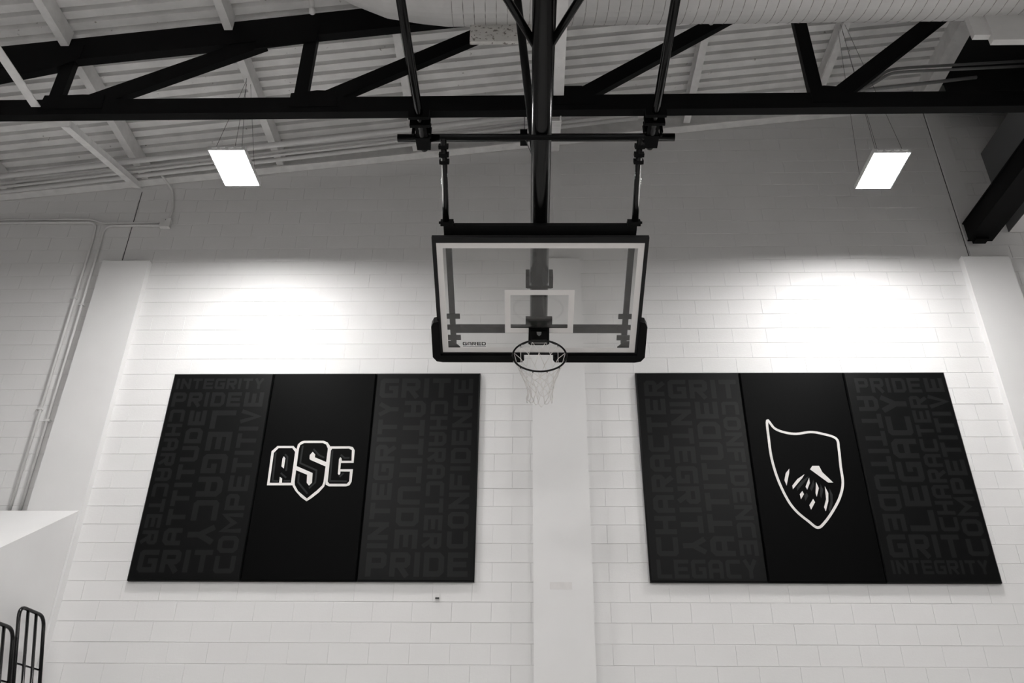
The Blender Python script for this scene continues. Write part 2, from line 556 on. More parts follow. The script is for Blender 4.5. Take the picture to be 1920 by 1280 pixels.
# ------------------------------------------------------------------ pipes and conduits
def smooth_path(pts, r=0.08, n=5):
    out = [Vector(pts[0])]
    for i in range(1, len(pts) - 1):
        p, a, c = Vector(pts[i]), Vector(pts[i - 1]), Vector(pts[i + 1])
        u = (a - p)
        w = (c - p)
        rr = min(r, u.length * 0.45, w.length * 0.45)
        A, B = p + u.normalized() * rr, p + w.normalized() * rr
        for j in range(n + 1):
            t = j / n
            out.append((1 - t) ** 2 * A + 2 * t * (1 - t) * p + t * t * B)
    out.append(Vector(pts[-1]))
    return out
def pipe(name, pts, r, label, cat='conduit', group=None, m=None, bend=0.08, straps=()):
    e = empty(name, pts[0])
    sp = smooth_path(pts, bend)
    MB().tube([p - Vector(pts[0]) for p in sp], r, 10).build('tube', m or M_PIPE, e, smooth=True)
    for s in straps:
        p = Vector(s) - Vector(pts[0])
        MB().box(p.x - r * 2.2, p.x + r * 2.2, p.y - r * 1.1, p.y + r * 1.3, p.z - 0.012, p.z + 0.012).build('strap', m or M_PIPE, e)
    tag(e, label, cat, group)
    return e
def pz(x, c): return c + 0.145 * x
pipe('overhead_pipe', [(-9, 8.2, pz(-9, 9.735)), (1.9, 8.2, pz(1.9, 9.735))], 0.038, 'thickest white pipe running up along the roof edge', 'pipe')
for dz, r, lab in ((0.0, 0.02, 'upper thin white conduit below the thick roof edge pipe'), (-0.065, 0.018, 'middle thin white conduit below the thick roof edge pipe'),
                   (-0.14, 0.03, 'lowest white conduit of the roof edge run, nearest the wall')):
    yc = 8.55 if dz < -0.1 else 8.4
    cc = 9.80 if dz < -0.1 else 9.805 + dz
    pipe('overhead_conduit', [(-9, yc, pz(-9, cc)), (1.5, yc, pz(1.5, cc))], r, lab, 'conduit')
CW = D - 0.022
pipe('wall_conduit', [(-8.8, CW, 8.565), (-5.92, CW, 8.565), (-5.74, CW, 8.497), (-4.93, CW, 8.497)], 0.014,
     'thin white conduit running level to the junction box, upper of two at left', straps=((-7.5, CW, 8.565),))
pipe('wall_conduit', [(-8.8, CW, 8.512), (-5.83, CW, 8.512), (-5.80, CW, 8.3), (-5.772, CW, 4.40)], 0.017,
     'white wall conduit bending down from the left, farther from the pilaster', bend=0.13, straps=((-5.79, CW, 5.75), (-5.80, CW, 7.3)))
pipe('wall_conduit', [(-4.93, CW, 8.455), (-5.69, CW, 8.455), (-5.685, CW, 8.2), (-5.652, CW, 4.40)], 0.017,
     'white wall conduit bending down beside the left pilaster', bend=0.13, straps=((-5.66, CW, 5.6), (-5.675, CW, 7.2)))
pipe('wall_conduit', [(-4.845, CW, 8.55), (-4.83, CW, 8.7), (-4.90, CW, 9.06), (-5.0, 8.5, 9.12)], 0.016,
     'short white conduit rising from the junction box to the roof edge', bend=0.1)
jb = empty('junction_box', (-4.87, D - 0.001, 8.475))
MB().box(-0.065, 0.065, -0.055, 0.0, -0.065, 0.065).build('body', M_PIPE, jb)
MB().box(-0.07, 0.07, -0.062, -0.055, -0.07, 0.07).build('cover', M_PIPE, jb)
MB().tube([(0, -0.062, 0.045), (0, -0.066, 0.045)], 0.006, 8).build('screw', M_WIRE, jb)
tag(jb, 'small white junction box on the block wall at upper left', 'junction box')
# conduits over the dark corner, its dimness put into their grey
for pts, lab in (([(3.99, 7.7, 9.55), (4.40, 7.7, 9.80), (4.61, 7.7, 9.98), (4.85, 7.7, 10.015), (6.9, 7.7, 10.15)], 'upper conduit, dimmed to grey, crossing the dark upper right corner'),
                 ([(4.0, 7.7, 9.49), (4.39, 7.7, 9.745), (4.62, 7.7, 9.92), (4.85, 7.7, 9.945), (6.9, 7.7, 10.05)], 'second conduit, dimmed to grey, just below the first in the dark right corner')):
    pipe('corner_conduit', pts, 0.019, lab, bend=0.15, m=M_GREY)
pipe('corner_conduit', [(3.9, 7.85, 9.72), (5.8, 7.85, 9.99)], 0.024, 'short pipe, dimmed to grey, ending below the two dark corner conduits', 'pipe', m=M_GREY)

st = pipe('pipe_stub', [(-2.46, 6.2, 9.72), (-2.40, 6.2, 9.34)], 0.03, 'short white pipe stub hanging at the top edge, left of the duct', 'pipe')
MB().tube([(0.055, 0, -0.34), (0.06, 0, -0.39), (0.06, 0, -0.405)], [0.036, 0.036, 0.02], 12).build('end_cap', M_PIPE, st, smooth=True)

# small metal clip under the left pads
cl = empty('wall_clip', (-0.972, D, 3.585))
MB().box(-0.022, 0.022, -0.012, 0.0, -0.03, 0.045).build('plate', M_PIPE, cl)
MB().box(-0.02, 0.02, -0.03, -0.012, -0.012, 0.002).build('lip', M_JOINT, cl)
tag(cl, 'tiny metal clip on the wall under the left pads', 'clip')

# ------------------------------------------------------------------ LED panel lights
def fixture(x, y, z, label, group, wires):
    e = empty('light_fixture', (x, y, z))
    w, l = 0.205, 0.305
    hb = MB()
    hb.box(-w, w, -l, l, 0.012, 0.05)
    hb.build('housing', M_HOUSE, e)
    rim_ = MB().ring(-w, w, -l, l, 0.010, -0.004, 0.012)
    rim_.build('edge_frame', M_HOUSE, e)
    MB().box(-w + 0.010, w - 0.010, -l + 0.010, l - 0.010, 0.004, 0.012).build('diffuser', M_LED, e)
    for i in range(4):
        MB().box(-0.16 + i * 0.09, -0.10 + i * 0.09, -l - 0.012, -l, 0.02, 0.035).build('vent', M_HOUSE, e)
    for p in wires:
        MB().tube([(p[0], p[1], 0.05), (p[2] - x, p[3] - y, p[4] - z)], 0.0025, 5).build('hanging_wire', M_WIRE, e)
    tag(e, label, 'light', group)
GR = 'LED panel lights hung over the court'
LZ = 7.96
fixture(-3.335, 7.19, LZ, 'glowing square LED panel light hanging left of the hoop', GR,
        [(-0.15, -0.25, -3.46, 7.25, 9.40), (0.15, -0.25, -3.44, 7.2, 9.40), (0.15, 0.25, -3.42, 7.3, 9.40), (-0.15, 0.25, -3.47, 7.3, 9.40)])
fixture(3.975, 7.315, LZ, 'glowing square LED panel light hanging right of the hoop', GR,
        [(-0.15, -0.25, 3.95, 7.3, 10.36), (0.15, -0.25, 4.0, 7.3, 10.36), (0.15, 0.25, 4.0, 7.4, 10.36), (-0.15, 0.25, 3.95, 7.4, 10.36)])
for yy, rw in ((2.8, 'first'), (-1.6, 'second'), (-6.0, 'third'), (-10.4, 'fourth')):
    for xx, sd in ((-3.335, 'left'), (3.975, 'right')):
        fixture(xx, yy, LZ, 'LED panel light in the %s row back from the hoop, %s side' % (rw, sd), 'LED panel lights out of the picture', [])

# ------------------------------------------------------------------ wall pads
LT = 0.0012
def stroke(b, pts, t, fn, z0, z1):
    P = [Vector((p[0], p[1])) for p in pts]
    n = len(P)
    Lp, Rp = [], []
    for i in range(n):
        if i == 0:
            d0 = d1 = (P[1] - P[0]).normalized()
        elif i == n - 1:
            d0 = d1 = (P[-1] - P[-2]).normalized()
        else:
            d0, d1 = (P[i] - P[i - 1]).normalized(), (P[i + 1] - P[i]).normalized()
        n0, n1 = Vector((-d0.y, d0.x)), Vector((-d1.y, d1.x))
        m = (n0 + n1)
        m = m / max(m.length_squared / 2, 0.35)
        Lp.append(P[i] + m * t / 2)
        Rp.append(P[i] - m * t / 2)
    for i in range(n - 1):
        q = [fn(p.x, p.y, z1 + len(b.f) * 1e-6) for p in (Rp[i], Rp[i + 1], Lp[i + 1], Lp[i])]
        b.add(q, [(0, 1, 2, 3)])
def glyph(ch, w, h, t):
    l, r, bo, to, m = t / 2, w - t / 2, t / 2, h - t / 2, h / 2
    c = min(w, h) * 0.14
    G = {
        'A': [[(l, 0), (l, to - c), (l + c, to), (r - c, to), (r, to - c), (r, 0)], [(l, m * 0.85), (r, m * 0.85)]],
        'C': [[(w, to), (l + c * .5, to), (l, to - c * .5), (l, bo + c * .5), (l + c * .5, bo), (w, bo)]],
        'D': [[(l, bo), (l, to), (r - c, to), (r, to - c), (r, bo + c), (r - c, bo), (l - t * .5, bo)]],
        'E': [[(w, to), (l, to), (l, bo), (w, bo)], [(l, m), (w * 0.92, m)]],
        'F': [[(w, to), (l, to), (l, 0)], [(l, m), (w * 0.9, m)]],
        'G': [[(w, to), (l + c * .5, to), (l, to - c * .5), (l, bo + c * .5), (l + c * .5, bo), (r, bo), (r, m), (w * 0.5, m)]],
        'H': [[(l, 0), (l, h)], [(r, 0), (r, h)], [(l, m), (r, m)]],
        'I': [[(w / 2, 0), (w / 2, h)]],
        'L': [[(l, h), (l, bo), (w, bo)]],
        'M': [[(l, 0), (l, to), (w / 2, m * 0.8), (r, to), (r, 0)]],
        'N': [[(l, 0), (l, h)], [(r, 0), (r, h)], [(l, to), (r, bo)]],
        'O': [[(l, m), (l, to - c), (l + c, to), (r - c, to), (r, to - c), (r, bo + c), (r - c, bo), (l + c, bo), (l, bo + c), (l, m)]],
        'P': [[(l, 0), (l, to), (r - c * .6, to), (r, to - c * .6), (r, m * 0.9 + c * .6), (r - c * .6, m * 0.9), (l, m * 0.9)]],
        'R': [[(l, 0), (l, to), (r - c * .6, to), (r, to - c * .6), (r, m * 0.95 + c * .6), (r - c * .6, m * 0.95), (l, m * 0.95)], [(w * 0.45, m * 0.95), (r, 0)]],
        'S': [[(w, to), (l, to), (l, m), (r, m), (r, bo), (0, bo)]],
        'T': [[(0, to), (w, to)], [(w / 2, to), (w / 2, 0)]],
        'U': [[(l, h), (l, bo + c * .5), (l + c * .5, bo), (r - c * .5, bo), (r, bo + c * .5), (r, h)]],
        'V': [[(l, h), (w / 2, bo), (r, h)]],
        'Y': [[(l, h), (w / 2, m * 0.9), (r, h)], [(w / 2, m), (w / 2, 0)]],
    }
    return G[ch]
WID = {'I': 0.32, 'M': 1.2, 'T': 0.95}
def word_mesh(b, text, u0, v0, u1, v1, way, fn, z0, z1, tk=0.26):
    """way: h level, d reads downwards, u reads upwards"""
    W, H = (u1 - u0, v1 - v0) if way == 'h' else (v1 - v0, u1 - u0)
    tot = sum(WID.get(c, 1.0) for c in text) + 0.17 * (len(text) - 1)
    unit = W / tot
    t = min(H, unit) * tk * 1.05
    x = 0
    for c in text:
        w = WID.get(c, 1.0) * unit
        tt = t if c != 'I' else min(t, w)
        for pl in glyph(c, w, H, tt):
            q = []
            for (a, d) in pl:
                a += x
                if way == 'h':
                    q.append((u0 + a, v0 + d))
                elif way == 'd':
                    q.append((u0 + d, v1 - a))
                else:
                    q.append((u1 - d, v0 + a))
            stroke(b, q, tt, fn, z0, z1)
        x += w + 0.17 * unit
def pad(x0, x1, m, label):
    e = empty('wall_pad', (x0, D, PZ[0]))
    W, H, c, t = x1 - x0, PZ[1] - PZ[0], 0.014, 0.05
    vs = [(0, 0, 0), (W, 0, 0), (W, 0, H), (0, 0, H), (0, -t + c, 0), (W, -t + c, 0), (W, -t + c, H), (0, -t + c, H),
          (c, -t, c), (W - c, -t, c), (W - c, -t, H - c), (c, -t, H - c)]
    fs = [(0, 3, 2, 1)]
    for a, b_ in ((0, 4), (4, 8)):
        fs += [(a + i, a + (i + 1) % 4, b_ + (i + 1) % 4, b_ + i) for i in range(4)]
    fs.append((8, 9, 10, 11))
    MB().add(vs, fs).build('cushion', m, e)
    tag(e, label, 'wall pad', 'vinyl wall pads')
    return e
def pf(u, v, t): return (u, -0.05 - t, v)
def words(e, lst):
    for text, way, u0, v0, u1, v1 in lst:
        b = MB()
        word_mesh(b, text, u0, v0, u1, v1, way, pf, 0.0, LT)
        b.build('lettering', M_LETTER, e)
p1 = pad(*PADS_L[0], M_PADG, 'charcoal vinyl wall pad with grey words, INTEGRITY across its top')
words(p1, [('INTEGRITY', 'h', 0.052, 2.249, 1.104, 2.389), ('PRIDE', 'h', 0.046, 2.019, 0.863, 2.205), ('CHARACTER', 'd', 0.057, 0.383, 0.234, 1.982),
           ('ATTITUDE', 'u', 0.292, 0.373, 0.492, 1.970), ('LEGACY', 'd', 0.554, 0.374, 0.839, 1.970), ('COMPETITIVE', 'u', 0.904, 0.075, 1.128, 2.204),
           ('GRIT', 'h', 0.082, 0.083, 0.870, 0.326)])
p2 = pad(*PADS_L[1], M_PADB, 'plain black vinyl wall pad with a white outlined ASC logo')
p3 = pad(*PADS_L[2], M_PADG, 'charcoal vinyl wall pad with grey words, GRIT on top and PRIDE along the bottom')
words(p3, [('GRIT', 'h', 0.056, 2.130, 0.889, 2.384), ('CONFIDENCE', 'u', 0.933, 0.344, 1.159, 2.377), ('INTEGRITY', 'u', 0.075, 0.342, 0.297, 2.080),
           ('ATTITUDE', 'd', 0.365, 0.342, 0.615, 2.091), ('CHARACTER', 'd', 0.674, 0.343, 0.875, 2.091), ('PRIDE', 'h', 0.085, 0.045, 1.169, 0.304)])
p4 = pad(*PADS_R[0], M_PADG, 'charcoal vinyl wall pad with grey words, LEGACY along its bottom')
words(p4, [('CHARACTER', 'u', 0.090, 0.269, 0.323, 2.349), ('GRIT', 'h', 0.368, 2.115, 1.171, 2.359), ('INTEGRITY', 'd', 0.371, 0.282, 0.611, 2.074),
           ('ATTITUDE', 'u', 0.662, 0.270, 0.923, 2.074), ('CONFIDENCE', 'd', 0.966, 0.275, 1.164, 2.074), ('LEGACY', 'h', 0.077, 0.035, 1.132, 0.233)])
p5 = pad(*PADS_R[1], M_PADB, 'plain black vinyl wall pad with a white outlined crest')
p6 = pad(*PADS_R[2], M_PADG, 'charcoal vinyl wall pad with grey words, PRIDE on top and INTEGRITY along the bottom')
words(p6, [('PRIDE', 'h', 0.110, 2.188, 0.870, 2.378), ('COMPETITIVE', 'u', 0.913, 0.278, 1.130, 2.377), ('ATTITUDE', 'd', 0.095, 0.542, 0.329, 2.143),
           ('LEGACY', 'u', 0.367, 0.542, 0.651, 2.160), ('CHARACTER', 'u', 0.690, 0.543, 0.885, 2.142), ('GRIT', 'h', 0.086, 0.261, 0.849, 0.508),
           ('INTEGRITY', 'h', 0.075, 0.088, 1.084, 0.234)])

# the ASC monogram: white silhouettes, black letter faces, white counters, grey bevel lines
def shape(b, poly, z0, z1): b.prism(poly, pf, z0, z1)
a_out = [(0.126, 1.052), (0.117, 1.458), (0.176, 1.523), (0.359, 1.523), (0.414, 1.468), (0.432, 1.052)]
s_out = [(0.471, 1.586), (0.697, 1.586), (0.746, 1.566), (0.777, 1.525), (0.788, 1.476), (0.779, 1.085), (0.77, 1.038), (0.719, 0.969), (0.645, 0.903), (0.595, 0.867), (0.525, 0.915), (0.457, 0.984), (0.419, 1.038), (0.405, 1.085), (0.4, 1.484), (0.408, 1.541), (0.438, 1.574)]
c_out = [(0.767, 1.517), (1.003, 1.518), (1.043, 1.508), (1.067, 1.468), (1.07, 1.318), (0.926, 1.317), (0.927, 1.241), (1.07, 1.241), (1.07, 1.093), (1.052, 1.054), (1.016, 1.04), (0.822, 1.04), (0.782, 1.062)]
a_in = [(0.153, 1.081), (0.147, 1.439), (0.192, 1.496), (0.349, 1.496), (0.388, 1.45), (0.392, 1.081)]
s_in = [(0.478, 1.558), (0.693, 1.558), (0.733, 1.539), (0.759, 1.488), (0.756, 1.093), (0.746, 1.05), (0.694, 0.992), (0.595, 0.899), (0.486, 0.984), (0.44, 1.054), (0.432, 1.093), (0.427, 1.484), (0.436, 1.533)]
c_in = [(0.808, 1.488), (0.999, 1.49), (1.035, 1.472), (1.044, 1.342), (0.935, 1.342), (0.928, 1.371), (0.912, 1.387), (0.9, 1.363), (0.906, 1.187), (0.921, 1.172), (0.933, 1.187), (0.933, 1.215), (1.039, 1.213), (1.043, 1.101), (1.02, 1.07), (0.826, 1.07), (0.803, 1.093), (0.796, 1.468)]
whites = [[(0.564, 1.367), (0.562, 1.411), (0.59, 1.45), (0.622, 1.419), (0.623, 1.383), (0.768, 1.322), (0.767, 1.27), (0.573, 1.354)],
          [(0.415, 1.235), (0.424, 1.28), (0.621, 1.195), (0.628, 1.081), (0.599, 1.048), (0.569, 1.081), (0.562, 1.175)],
          [(0.268, 1.395), (0.289, 1.371), (0.288, 1.249), (0.257, 1.274), (0.256, 1.371)],
          [(0.258, 1.149), (0.286, 1.132), (0.292, 1.069), (0.26, 1.069)]]
greys = [[(0.169, 1.443), (0.182, 1.104), (0.246, 1.099)], [(0.276, 1.419), (0.311, 1.387), (0.319, 1.219)], [(0.262, 1.195), (0.33, 1.14)], [(0.305, 1.104), (0.377, 1.104)],
         [(0.467, 1.525), (0.465, 1.314), (0.661, 1.227), (0.664, 1.085), (0.602, 1.015)], [(0.467, 1.187), (0.473, 1.085), (0.595, 0.953)], [(0.595, 1.484), (0.665, 1.411), (0.73, 1.379)],
         [(0.814, 1.468), (0.826, 1.101), (1.017, 1.097)], [(0.915, 1.415), (0.961, 1.375), (1.018, 1.377)], [(0.969, 1.195), (0.929, 1.148)]]
b = MB(); shape(b, a_out, 0, 0.0010); b.build('logo_outline', M_WHITE, p2)
b = MB(); shape(b, c_out, 0, 0.0011); b.build('logo_outline', M_WHITE, p2)
b = MB(); shape(b, a_in, 0.0, 0.0018); b.build('letter_face', M_INK, p2)
b = MB(); shape(b, c_in, 0.0, 0.0018); b.build('letter_face', M_INK, p2)
b = MB(); shape(b, s_out, 0.0, 0.0022); b.build('shield_outline', M_WHITE, p2)
b = MB(); shape(b, s_in, 0.0, 0.0028); b.build('letter_face', M_INK, p2)
for w in whites:
    b = MB(); shape(b, w, 0.0, 0.0036); b.build('letter_counter', M_WHITE, p2)
for q in greys:
    b = MB(); stroke(b, q, 0.020, pf, 0.0, 0.0033); b.build('letter_bevel', M_GREYP, p2)

# plain crest on the other black pad
crest = [(0.242, 1.833), (0.31, 1.737), (0.414, 1.687), (0.546, 1.668), (0.709, 1.690), (0.841, 1.668), (0.985, 1.61), (0.992, 1.482), (0.974, 1.268), (0.962, 1.081), (0.9, 0.92), (0.803, 0.774), (0.695, 0.646), (0.603, 0.58), (0.514, 0.651), (0.403, 0.762), (0.327, 0.897), (0.261, 1.115), (0.226, 1.362), (0.227, 1.604)]
def catmull(P, k=5):
    out = []
    n = len(P)
    for i in range(n):
        a, b_, c, d = (Vector(P[(i + j) % n]) for j in (-1, 0, 1, 2))
        for j in range(k):
            t = j / k
            out.append(0.5 * ((2 * b_) + (c - a) * t + (2 * a - 5 * b_ + 4 * c - d) * t * t + (3 * b_ - a - 3 * c + d) * t ** 3))
    return out
crest = catmull(crest)
b = MB()
stroke(b, list(crest) + [crest[0]], 0.028, pf, 0.0, 0.0015)
for u, v in crest:
    b.prism([(u + 0.0135 * math.cos(a * math.pi / 4), v + 0.0135 * math.sin(a * math.pi / 4)) for a in range(8)], pf, 0.0, 0.0014)
b.build('crest_outline', M_WHITE, p5, label='white outline of the crest')
slashes = [[(0.403, 1.25), (0.393, 1.197), (0.343, 1.052), (0.329, 1.115), (0.356, 1.197)], [(0.561, 1.185), (0.528, 1.139), (0.406, 1.011), (0.405, 1.052), (0.472, 1.127)],
           [(0.604, 1.144), (0.601, 1.081), (0.561, 1.006), (0.548, 1.04)], [(0.672, 1.092), (0.69, 1.023), (0.651, 0.926), (0.644, 0.966)],
           [(0.759, 1.044), (0.783, 0.966), (0.767, 0.875), (0.72, 0.762), (0.709, 0.807), (0.747, 0.898)], [(0.505, 0.991), (0.517, 0.954), (0.475, 0.897), (0.471, 0.954)],
           [(0.607, 0.9), (0.622, 0.863), (0.565, 0.779), (0.554, 0.83)], [(0.662, 1.282), (0.737, 1.282), (0.76, 1.209), (0.859, 1.087), (0.804, 1.087), (0.631, 1.242)]]
for q in slashes:
    b = MB(); shape(b, q, 0.0, 0.0015)
    b.build('crest_slash', M_WHITE, p5)
b = MB()
for q in slashes[1:6]:
    shape(b, [(u + 0.045, v - 0.02) for u, v in q], 0.0, 0.0008)
b.build('crest_shade', M_GREYP, p5)

# ------------------------------------------------------------------ basketball goal, folded up towards the viewer
C0 = Vector((0.087, 6.329, 5.632))
tilt, yaw = math.radians(64.293), math.radians(0.572)
ex = Vector((math.cos(yaw), math.sin(yaw), 0))
fy = Vector((-math.sin(yaw), math.cos(yaw), 0))
up = -math.sin(tilt) * fy + math.cos(tilt) * Vector((0, 0, 1))
nn = ex.cross(up)                          # towards the court, facing down
G = bpy.data.objects.new('basketball_goal', None)
COL.objects.link(G)
MG = Matrix.Identity(4)
for i in range(3):
    MG[i][0], MG[i][1], MG[i][2], MG[i][3] = ex[i], up[i], nn[i], C0[i]
G.matrix_world = MG
tag(G, 'ceiling-hung basketball goal with glass backboard folded up in the centre', 'basketball hoop')
def loc(p): return MG.inverted() @ Vector(p)

MB().tube([(0, -0.44, -0.2), (0, 3.76, -0.2)], 0.083, 28).build('mast', M_BLACKG, G, smooth=True)
bb = MB().box(-0.90, 0.90, -0.582, 0.582, -0.012, 0.0).build('backboard', M_GLASS, G, label='clear tempered glass backboard pane')
fr = MB()
fr.box(-0.93, 0.928, 0.576, 0.628, -0.035, 0.008)
fr.box(-0.93, 0.928, -0.60, -0.576, -0.035, 0.008)
fr.box(-0.93, -0.895, -0.576, 0.576, -0.035, 0.008)
fr.box(0.895, 0.928, -0.576, 0.576, -0.035, 0.008)
fr.build('board_frame', M_FRAME, bb)
MB().ring(-0.895, 0.895, -0.576, 0.576, 0.054, 0.0002, 0.0015).build('border_stripe', M_STRIPE, bb)
MB().ring(-0.3115, 0.3125, -0.356, 0.104, 0.052, 0.0002, 0.0015).build('target_square', M_STRIPE, bb)
for s in (-1, 1):
    poly = [(0.155, -0.668), (0.90, -0.668), (0.955, -0.658), (0.99, -0.61), (0.985, -0.27), (0.962, -0.225), (0.915, -0.215), (0.915, -0.592), (0.175, -0.592), (0.145, -0.61), (0.135, -0.64)]
    MB().prism([(s * u, v) for u, v in poly], lambda u, v, t: (u, v, t), -0.055, 0.035).build('edge_padding', M_RUBBER, bb)
# maker's lettering, lower left of the glass
b = MB()
word_mesh(b, 'GARED', -0.706, -0.496, -0.492, -0.460, 'h', lambda u, v, t: (u, v, t), 0.0004, 0.0018, tk=0.21)
b.box(-0.706, -0.492, -0.509, -0.504, 0.0004, 0.0018)
b.build('maker_lettering', M_INK, bb)
# support frame behind the glass
for s in (-1, 1):
    rl = MB().beam((s * 0.797, -0.54, -0.09), (s * 0.797, 0.70, -0.09), 0.05, 0.05, up=(0, 0, 1)).build('side_rail', M_BLACK, G)
    for bz in (-0.21, -0.33, -0.445):
        MB().box(s * 0.785 - 0.06, s * 0.785 + 0.06, bz - 0.024, bz + 0.024, -0.062, -0.045).build('rail_clip', M_BLACK, rl)
    MB().prism([(s * 0.845, -0.575), (s * 0.735, -0.575), (s * 0.735, -0.545), (s * 0.80, -0.48), (s * 0.845, -0.48)], lambda u, v, t: (u, v, t), -0.05, -0.036).build('corner_plate', M_BLACK, rl)
    st = MB().tube([(s * 0.806, 0.64, -0.1), (s * 0.792, 1.475, -0.1)], 0.025, 12).build('adjuster_strut', M_BLACKG, G, smooth=True)
    MB().tube([(s * 0.828, 0.72, -0.085), (s * 0.812, 1.34, -0.085)], 0.009, 8).build('chrome_rod', M_CHROME, st, smooth=True, label='chrome adjuster rod')
    for q in (1.40, 1.33, 1.27):
        MB().beam((s * 0.755, q, -0.1), (s * 0.835, q, -0.1), 0.03, 0.055, up=(0, 0, 1)).build('strut_clamp', M_BLACK, st)
    MB().tube([(s * 0.80, 0.62, -0.1), (s * 0.80, 0.70, -0.1)], 0.03, 10).build('strut_socket', M_BLACK, st)
    MB().box(s * 0.80 - 0.055, s * 0.80 + 0.055, 0.70, 0.735, -0.13, -0.06).build('strut_bracket', M_BLACK, st)
    MB().tube([(s * 0.74, 0.715, -0.1), (s * 0.87, 0.715, -0.1)], 0.012, 8).build('bolt', M_BLACK, st)
MB().box(-0.83, 0.825, 0.61, 0.70, -0.125, -0.07).build('upper_crossbar', M_BLACK, G)
MB().box(-0.80, 0.80, -0.41, -0.345, -0.125, -0.075).build('lower_crossbar', M_BLACK, G)
MB().tube([(-0.82, 1.475, -0.1), (0.825, 1.475, -0.1)], 0.022, 12).build('strut_crossbar', M_BLACK, G, smooth=True)
MB().box(-0.122, 0.124, -0.335, -0.265, -0.14, -0.10).build('mast_clamp', M_BLACK, G)
for s in (-1, 1):
    MB().box(s * 0.105 - 0.018, s * 0.105 + 0.018, 0.055, 0.175, -0.24, -0.11).build('mast_collar', M_BLACK, G)
MB().box(-0.11, 0.11, 0.055, 0.075, -0.125, -0.105).build('mast_collar', M_BLACK, G)
# spreader braces from the mast up to the pivot pipe
for s in (-1, 1):
    MB().tube([(s * 0.05, 2.16, -0.2), (s * 1.02, 3.70, -0.2)], 0.032, 12).build('spreader_brace', M_BLACKG, G, smooth=True)
MB().tube([(-1.45, 3.76, -0.2), (1.45, 3.76, -0.2)], 0.045, 14).build('pivot_pipe', M_BLACKG, G, smooth=True)
# rim
RC = Vector((0.0, -0.339, 0.381))
R = 0.2365
rim = MB().tube([(RC.x + R * math.cos(2 * math.pi * j / 48), RC.y, RC.z + R * math.sin(2 * math.pi * j / 48)) for j in range(48)],
                0.0085, 10, closed=True).build('rim', M_BLACKG, G, smooth=True, label='dark metal hoop rim')
b = MB()
b.prism([(-0.094, -0.30), (0.094, -0.30), (0.097, -0.47), (0.075, -0.485), (-0.075, -0.485), (-0.097, -0.47)], lambda u, v, t: (u, v, t), 0.002, 0.014)
b.build('mount_plate', M_BLACK, rim)
b = MB()
b.prism([(0.005, -0.315), (0.005, -0.46), (0.05, -0.45), (0.155, -0.355), (0.155, -0.325)], lambda u, v, t: (t, v, u), -0.075, 0.075)
b.build('bracket', M_BLACKG, rim)
MB().prism([(-0.022, 0.045), (0.022, 0.045), (0.018, 0.085), (0.0, 0.105), (-0.018, 0.085)], lambda u, v, t: (u, t - 0.0067 * v / 0.1, v), -0.3155, -0.3125).build('badge', M_GREY, rim, label='small grey badge')
for s in (-1, 1):
    MB().tube([(s * 0.07, -0.345, 0.14), (s * 0.15, -0.345, 0.20)], 0.007, 8).build('rim_stay', M_BLACKG, rim, smooth=True)
    MB().tube([(s * 0.06, -0.42, 0.02), (s * 0.06, -0.42, 0.035)], 0.012, 8).build('bolt', M_CHROME, rim)
NL = 12
hooks = []
for i in range(NL):
    a = 2 * math.pi * (i + 0.5) / NL
    hooks.append(Vector((RC.x + R * math.cos(a), RC.y, RC.z + R * math.sin(a))))
for h in hooks:
    MB().tube([h + Vector((0, 0.0, 0)), h + Vector((0, -0.018, 0.0))], 0.005, 6).build('net_hook', M_BLACK, rim)
# net: hangs straight down from the tilted rim and bunches up at its end
rcw = MG @ RC
rows = 6
def ring_pt(a, t):
    p0 = MG @ Vector((RC.x + R * math.cos(a), RC.y - 0.015, RC.z + R * math.sin(a)))
    fall = 0.43
    rb = 0.105
    pb = rcw + Vector((rb * math.cos(a), -0.03 - rb * 0.9 * math.sin(a), -fall))
    s = min(1.0, t * 1.2) ** 0.8
    p = Vector((p0.x * (1 - s) + pb.x * s, p0.y * (1 - s) + pb.y * s, p0.z * (1 - t) + pb.z * t))
    j = 0.004 + 0.03 * max(0, t - 0.55)
    return p + Vector((random.uniform(-j, j), random.uniform(-j, j), random.uniform(-j, j)))
nodes = []
for k in range(rows):
    t = k / (rows - 1)
    off = 0.5 if k % 2 == 0 else 0.0
    nodes.append([loc(ring_pt(2 * math.pi * (i + off) / NL, t)) for i in range(NL)])
nb = MB()
def strand(p, q, r=0.0029, sag=0.0):
    mid = (p + q) / 2 + Vector((random.uniform(-1, 1), random.uniform(-1, 1), random.uniform(-1, 1))) * sag
    nb.tube([p, p * .25 + mid * .5 + q * .25, q], r, 5)
for k in range(rows - 1):
    for i in range(NL):
        sg = 0.003 + 0.012 * max(0, k - 3)
        if k % 2 == 0:
            strand(nodes[k][i], nodes[k + 1][i], sag=sg)
            strand(nodes[k][i], nodes[k + 1][(i + 1) % NL], sag=sg)
        else:
            strand(nodes[k][i], nodes[k + 1][i], sag=sg)
            strand(nodes[k][i], nodes[k + 1][i - 1], sag=sg)
for i in range(NL):                                       # bottom loops
    p, q = nodes[-1][i], nodes[-1][(i + 1) % NL]
    dn = (MG.inverted().to_3x3() @ Vector((0, 0, -1)))
    m = (p + q) / 2 + dn * random.uniform(0.01, 0.05)
    nb.tube([p, p * .4 + m * .6, m, q * .4 + m * .6, q], 0.0029, 5)
net = nb.build('net', M_NET, G, smooth=True, label='white nylon basketball net')
kb = MB()
for k in range(1, rows - 1):
    for p in nodes[k]:
        kb.tube([p + Vector((0, 0.006, 0)), p, p - Vector((0, 0.006, 0))], [0.0025, 0.005, 0.0025], 6)
o = kb.build('knots', M_NET, net)
o['kind'] = 'stuff'

